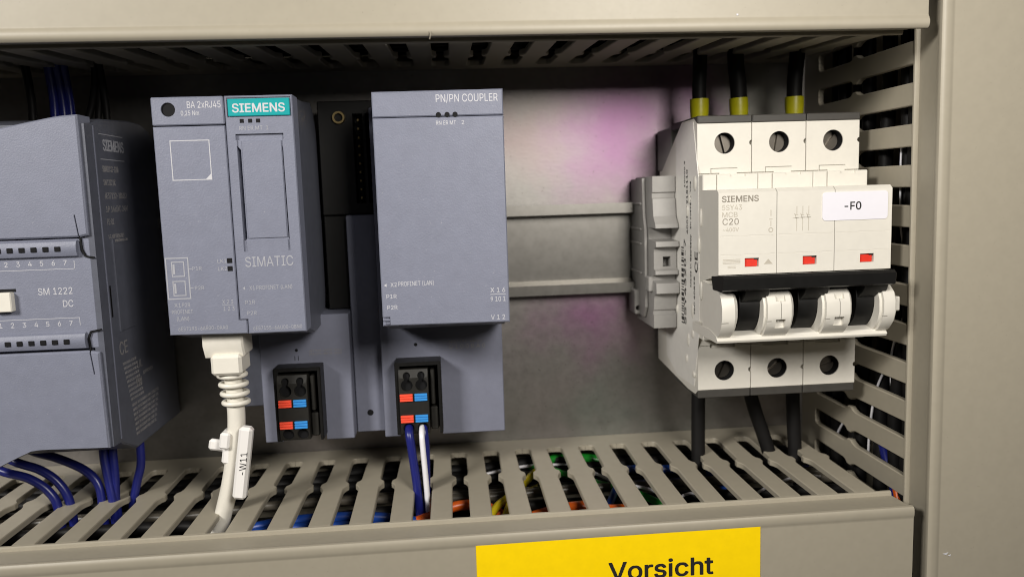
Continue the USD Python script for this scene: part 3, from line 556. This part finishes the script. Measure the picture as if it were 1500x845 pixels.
LB = [([(-160, -38, -55), (-148, -42, -60), (-140, -42, -63.5), (-134.5, -42, -68.5), (-131.5, -42, -76), (-131, -42, -90)], 'uppermost blue wire curving right from under the output module'),
      ([(-164, -40, -56), (-152, -44, -62), (-143, -44, -65.5), (-137, -44, -70.5), (-134.5, -44, -77), (-134, -44, -92)], 'lower blue wire curving right from under the output module'),
      ([(-158, -36, -50), (-145, -37, -58), (-136, -38, -61), (-127, -39, -65.5), (-122.5, -40, -71), (-121.5, -41, -80), (-121, -41, -92)], 'long blue wire sagging across to the blue wire bunch'),
      ([(-120.5, -38, -48), (-120.0, -40, -60), (-118.8, -41, -68), (-117.5, -42, -77), (-117, -42, -92)], 'left upright blue wire under the output module corner'),
      ([(-117.8, -37, -48), (-117.4, -39, -60), (-117.0, -40, -68), (-117.0, -41, -77), (-116, -41, -92)], 'right upright blue wire under the output module corner'),
      ([(-110.2, -34, -48), (-109.8, -35, -60), (-110.0, -35.5, -66), (-111.6, -36, -72), (-113.2, -37, -80), (-114, -38, -92)], 'blue wire right of the bunch, bending left into the duct')]
for P, lab in LB: wire('blue_field_wire', P, 1.45, 'wblue', lab)

# ------------------------------------------------------------------ patch cable and its tag
PC = thing('patch_cable', 'white patch cable with ribbed boot hanging below the interface module', 'patch cable')
part(PC, 'plug', along([(-64, -14), (-52, -14), (-52, -24), (-62, -24), (-64, -20)], -77.0, -64.8, 0.6), 'cable')
part(PC, 'boot_collar', rb(-75.0, -65.6, -64.5, -53, -29.5, -23, 0.9), 'cable')
ribs = []
for k in range(4):
    z = -30.4 - 2.95 * k; x = -70.2 + 0.5 * k * 0.4; rr = 5.0 - 0.1 * k
    t = trimesh.creation.torus(rr - 0.95, 0.8, 32, 10); t.apply_scale([1, 0.92, 1.0]); t.apply_translation([x, -58.6, z]); ribs.append(t)
part(PC, 'strain_relief_rib', ribs, 'cable', True)
part(PC, 'boot_core', tube([(-70.3, -58.6, -27), (-70.0, -58.6, -34), (-69.6, -58.7, -41.5)], [2.9, 2.6, 2.5], 20), 'cable', True)
part(PC, 'cable_jacket', tube([(-69.8, -58.6, -39), (-70.0, -58.6, -46), (-71.2, -58.2, -55), (-73.6, -57.6, -66), (-76.6, -57, -76), (-79.0, -56.5, -84), (-82, -55, -96)], 2.75, 20), 'cable', True)
TG = thing('cable_marker', 'translucent white cable marker sleeve with printed code clipped on the patch cable', 'cable marker')
def tgx(m, piv=(-68.2, -57)):
    return m.translate([0.8 - piv[0], 0, -piv[1]]).rotate([0, 9.5, 0]).translate([piv[0], 0, piv[1]])
part(TG, 'sleeve', tgx(rb(-70.4, -66.2, -64.8, -61.0, -69.6, -46.0, 0.9)), 'tag')
part(TG, 'clip', [tgx(rb(-75.8, -69.5, -60.5, -55.0, -60.2, -51.0, 0.8)), tgx(rb(-80.6, -75.0, -59.0, -57.0, -56.5, -52.8, 0.7)), tgx(rb(-76.5, -73.4, -62.5, -56, -54.5, -49.2, 0.6))], 'tag')
t = txt('-W11', 0, 0, 2.1, 0, 7.2); v = t.vertices
ang = math.radians(90 + 0)
X, Z = -v[:, 2], v[:, 0]
a = math.radians(-7)
Xr, Zr = X * math.cos(a) - Z * math.sin(a) * 1, X * math.sin(a) + Z * math.cos(a)
t.vertices = np.stack([-66.8 + X * math.cos(a) + (Z) * math.sin(math.radians(9.5)), -64.8 + v[:, 1], -61.3 + Z * math.cos(a)], 1)
part(TG, 'lettering', t, 'inkdark', False)

# ------------------------------------------------------------------ wires lying in the ducts
rw = random.Random(21)
ORD = ['Frontmost', 'Second', 'Third', 'Fourth', 'Fifth', 'Sixth', 'Seventh', 'Eighth', 'Ninth', 'Tenth', 'Eleventh', 'Twelfth']
xs = list(range(-200, 141, 34))
count = {}
for c, m, r, y, z in sorted([('blue', 'wcyan', 1.8, -51, -83.5), ('blue', 'wcyan', 1.8, -55.5, -84.5), ('blue', 'wblue', 1.7, -60, -88), ('grey', 'wgrey', 1.7, -34, -85), ('grey', 'wgrey', 1.5, -30, -86), ('black', 'wblack', 2.0, -44, -86),
        ('black', 'wblack', 2.2, -49, -89), ('black', 'wblack', 2.2, -20, -85), ('black', 'wblack', 2.4, -38, -90), ('black', 'wblack', 2.2, -66, -94), ('blue', 'wblue', 1.6, -16, -87), ('black', 'wblack', 2.4, -8, -83.5),
        ('black', 'wblack', 2.4, -13, -84.5), ('black', 'wblack', 2.2, -4, -88), ('black', 'wblack', 2.2, -26, -86.5)], key=lambda q: q[3]):
    k = count[c] = count.get(c, -1) + 1
    lift = lambda x: 0 if m != 'wcyan' else -9 / (1 + math.exp(-(x - 2) / 5.0)) - 7 / (1 + math.exp((x + 72) / 5.0))
    P = [(x, y + rw.uniform(-1.5, 1.5), z + lift(x) + rw.uniform(-1.2, 1.2)) for x in xs]
    wire(c + '_duct_wire', P, r, m, f'{ORD[k]} of the {c} wires, counted from the cover, lying along the bottom duct', 'wire', c + ' wires lying along the bottom duct', 10)
for c, m, r, P, lab in (('orange', 'worange', 1.8, [(-34, -52, -92), (-10, -51, -84.5), (-1, -48.5, -82.5), (8, -47, -83.5), (16, -49, -87), (28, -52, -90)], 'short orange wire behind the slot right of the blue and white wire pair'),
        ('orange', 'worange', 2.0, [(18, -44, -92), (32, -51, -85.5), (42, -55, -82.8), (50, -59, -83), (58, -61, -83.5), (72, -66, -92)], 'long orange wire at the front of three slots above the yellow sticker'),
        ('yellow', 'wyellow', 1.4, [(2, -66, -92), (9, -58, -84.5), (13, -51, -82.3), (17, -44, -82.5), (23, -30, -84), (30, -19, -82.6), (36, -10, -86)], 'left of the two yellow wires crossing the slots above the sticker'),
        ('yellow', 'wyellow', 1.2, [(12, -64, -92), (15.5, -56, -83.5), (18, -48, -82.3), (22, -38, -84.5), (30, -26, -86)], 'right of the two yellow wires crossing the slots above the sticker'),
        ('green', 'wgreen', 1.9, [(20, -16, -92), (31, -11, -84), (40, -7, -82), (47, -8, -82), (58, -13, -82.5), (70, -22, -88)], 'bright green wire at the back of the slots above the sticker'),
        ('green', 'wgreen', 1.3, [(22, -10, -88), (31, -15, -82.3), (40, -22, -83), (54, -34, -84), (66, -44, -85), (78, -52, -90)], 'thin green wire slanting forward below the bright green one'),
        ('blue', 'wcyan', 1.7, [(52, -12, -92), (64, -20, -84), (75, -25, -82.5), (87.6, -27, -82.5), (96, -30, -85), (104, -34, -92)], 'mid blue wire showing in two slots left of the breaker wires'),
        ('blue', 'wcyan', 1.4, [(44, -60, -94), (52, -50, -85), (56, -42, -83), (60, -34, -85), (64, -26, -92)], 'short blue wire standing steeply in a slot above the sticker right edge'),
        ('white', 'wwhite', 0.6, [(-8, -20, -86), (12, -19.5, -82), (28, -14, -82), (46, -15, -83), (58, -36, -82.5), (70, -44, -83.5), (86, -58, -90)], 'thin white wire crossing the back of the middle slots'),
        ('white', 'wwhite', 0.5, [(70, -58, -88), (80, -50, -82.6), (96, -52, -86), (112, -46, -83), (126, -40, -82.5), (138, -34, -86)], 'thin white wire below the slots at the breaker wires')):
    wire(c + '_crossing_wire', P, r, m, lab, 'wire', 'coloured wires crossing in the bottom duct', 10)
count = {}
for c, m, r, x, y in sorted([('black', 'wblack', 2.4, 150, -66), ('black', 'wblack', 2.4, 150.5, -60), ('blue', 'wblue', 1.6, 153.2, -55), ('black', 'wblack', 2.4, 150, -49), ('blue', 'wblue', 1.4, 153.2, -44), ('black', 'wblack', 2.4, 150, -37), ('black', 'wblack', 2.4, 150.5, -30), ('blue', 'wblue', 1.5, 153.2, -26), ('black', 'wblack', 2.4, 150, -20), ('black', 'wblack', 2.2, 150, -13)], key=lambda q: q[4]):
    k = count[c] = count.get(c, -1) + 1
    P = [(x + rw.uniform(-.8, .8), y + rw.uniform(-1.5, 1.5), z) for z in (-126, -90, -60, -30, 0, 30, 60, 100)]
    wire(c + '_riser_wire', P, r, m, f'{ORD[k]} of the {c} wires, counted from the front, rising in the right duct', 'wire', c + ' wires inside the upright duct', 10)
for c, m, r, P, lab in (('blue', 'wblue', 1.7, [(149.5, -66, -90), (149, -60, -78), (149.5, -54, -70), (152, -46, -62)], 'short blue wire at the lower right corner where both ducts meet'),
        ('orange', 'worange', 1.2, [(147.5, -70, -90), (147.5, -66, -82), (148.5, -62, -77), (151, -56, -74)], 'orange wire tip at the lower right corner where both ducts meet'),
        ('white', 'wwhite', 0.45, [(148, -20, -79), (147.8, -24, -72), (148.2, -28, -66), (150, -30, -58)], 'rearmost white thread standing for a wire glint behind the lowest slots of the right duct'),  # white threads stand in for glints on the dark wires
        ('white', 'wwhite', 0.45, [(148, -46, -80), (147.6, -47, -66), (147.8, -50, -50), (150, -54, -38)], 'middle white thread standing for a wire glint behind the lower slots of the right duct'),
        ('white', 'wwhite', 0.4, [(149, -58, -48), (147.4, -60, -36), (147.6, -62, -28), (150, -64, -18)], 'front white thread standing for a wire glint behind the lower slots of the right duct'),
        ('white', 'wwhite', 0.35, [(149.5, -62, 2), (147.5, -63, 12), (147.8, -62, 34), (150, -60, 46)], 'upper white thread standing for a wire glint behind the right duct beside the breaker sticker')):
    wire(c + '_corner_wire', P, r, m, lab, 'wire', 'short wires at the front of the upright duct', 10)
for c, m, r, y, z, lab in (('black', 'wblack', 3.4, -69, 75.5, 'first added black wire from the front, darkening the top duct slots'), ('black', 'wblack', 3.4, -61, 76.5, 'second added black wire from the front, darkening the top duct slots'), ('blue', 'wblue', 2.0, -55, 76.5, 'dark blue wire lying in the top duct above its fingers'), ('black', 'wblack', 3.4, -48.5, 77, 'third added black wire from the front, darkening the top duct slots'), ('black', 'wblack', 3.4, -40, 77.5, 'fourth added black wire from the front, darkening the top duct slots'), ('black', 'wblack', 3.4, -31, 78, 'fifth added black wire from the front, darkening the top duct slots'), ('black', 'wblack', 3.4, -22, 78, 'sixth added black wire from the front, darkening the top duct slots'), ('black', 'wblack', 3.4, -13, 78.5, 'rearmost added black wire, darkening the top duct slots')):  # black rows added close above the slots to keep them dark
    P = [(x, y + rw.uniform(-.8, .8), z + rw.uniform(-.4, .4)) for x in xs]
    wire(c + '_overhead_wire', P, r, m, lab, 'wire', 'wires inside the top duct', 10)
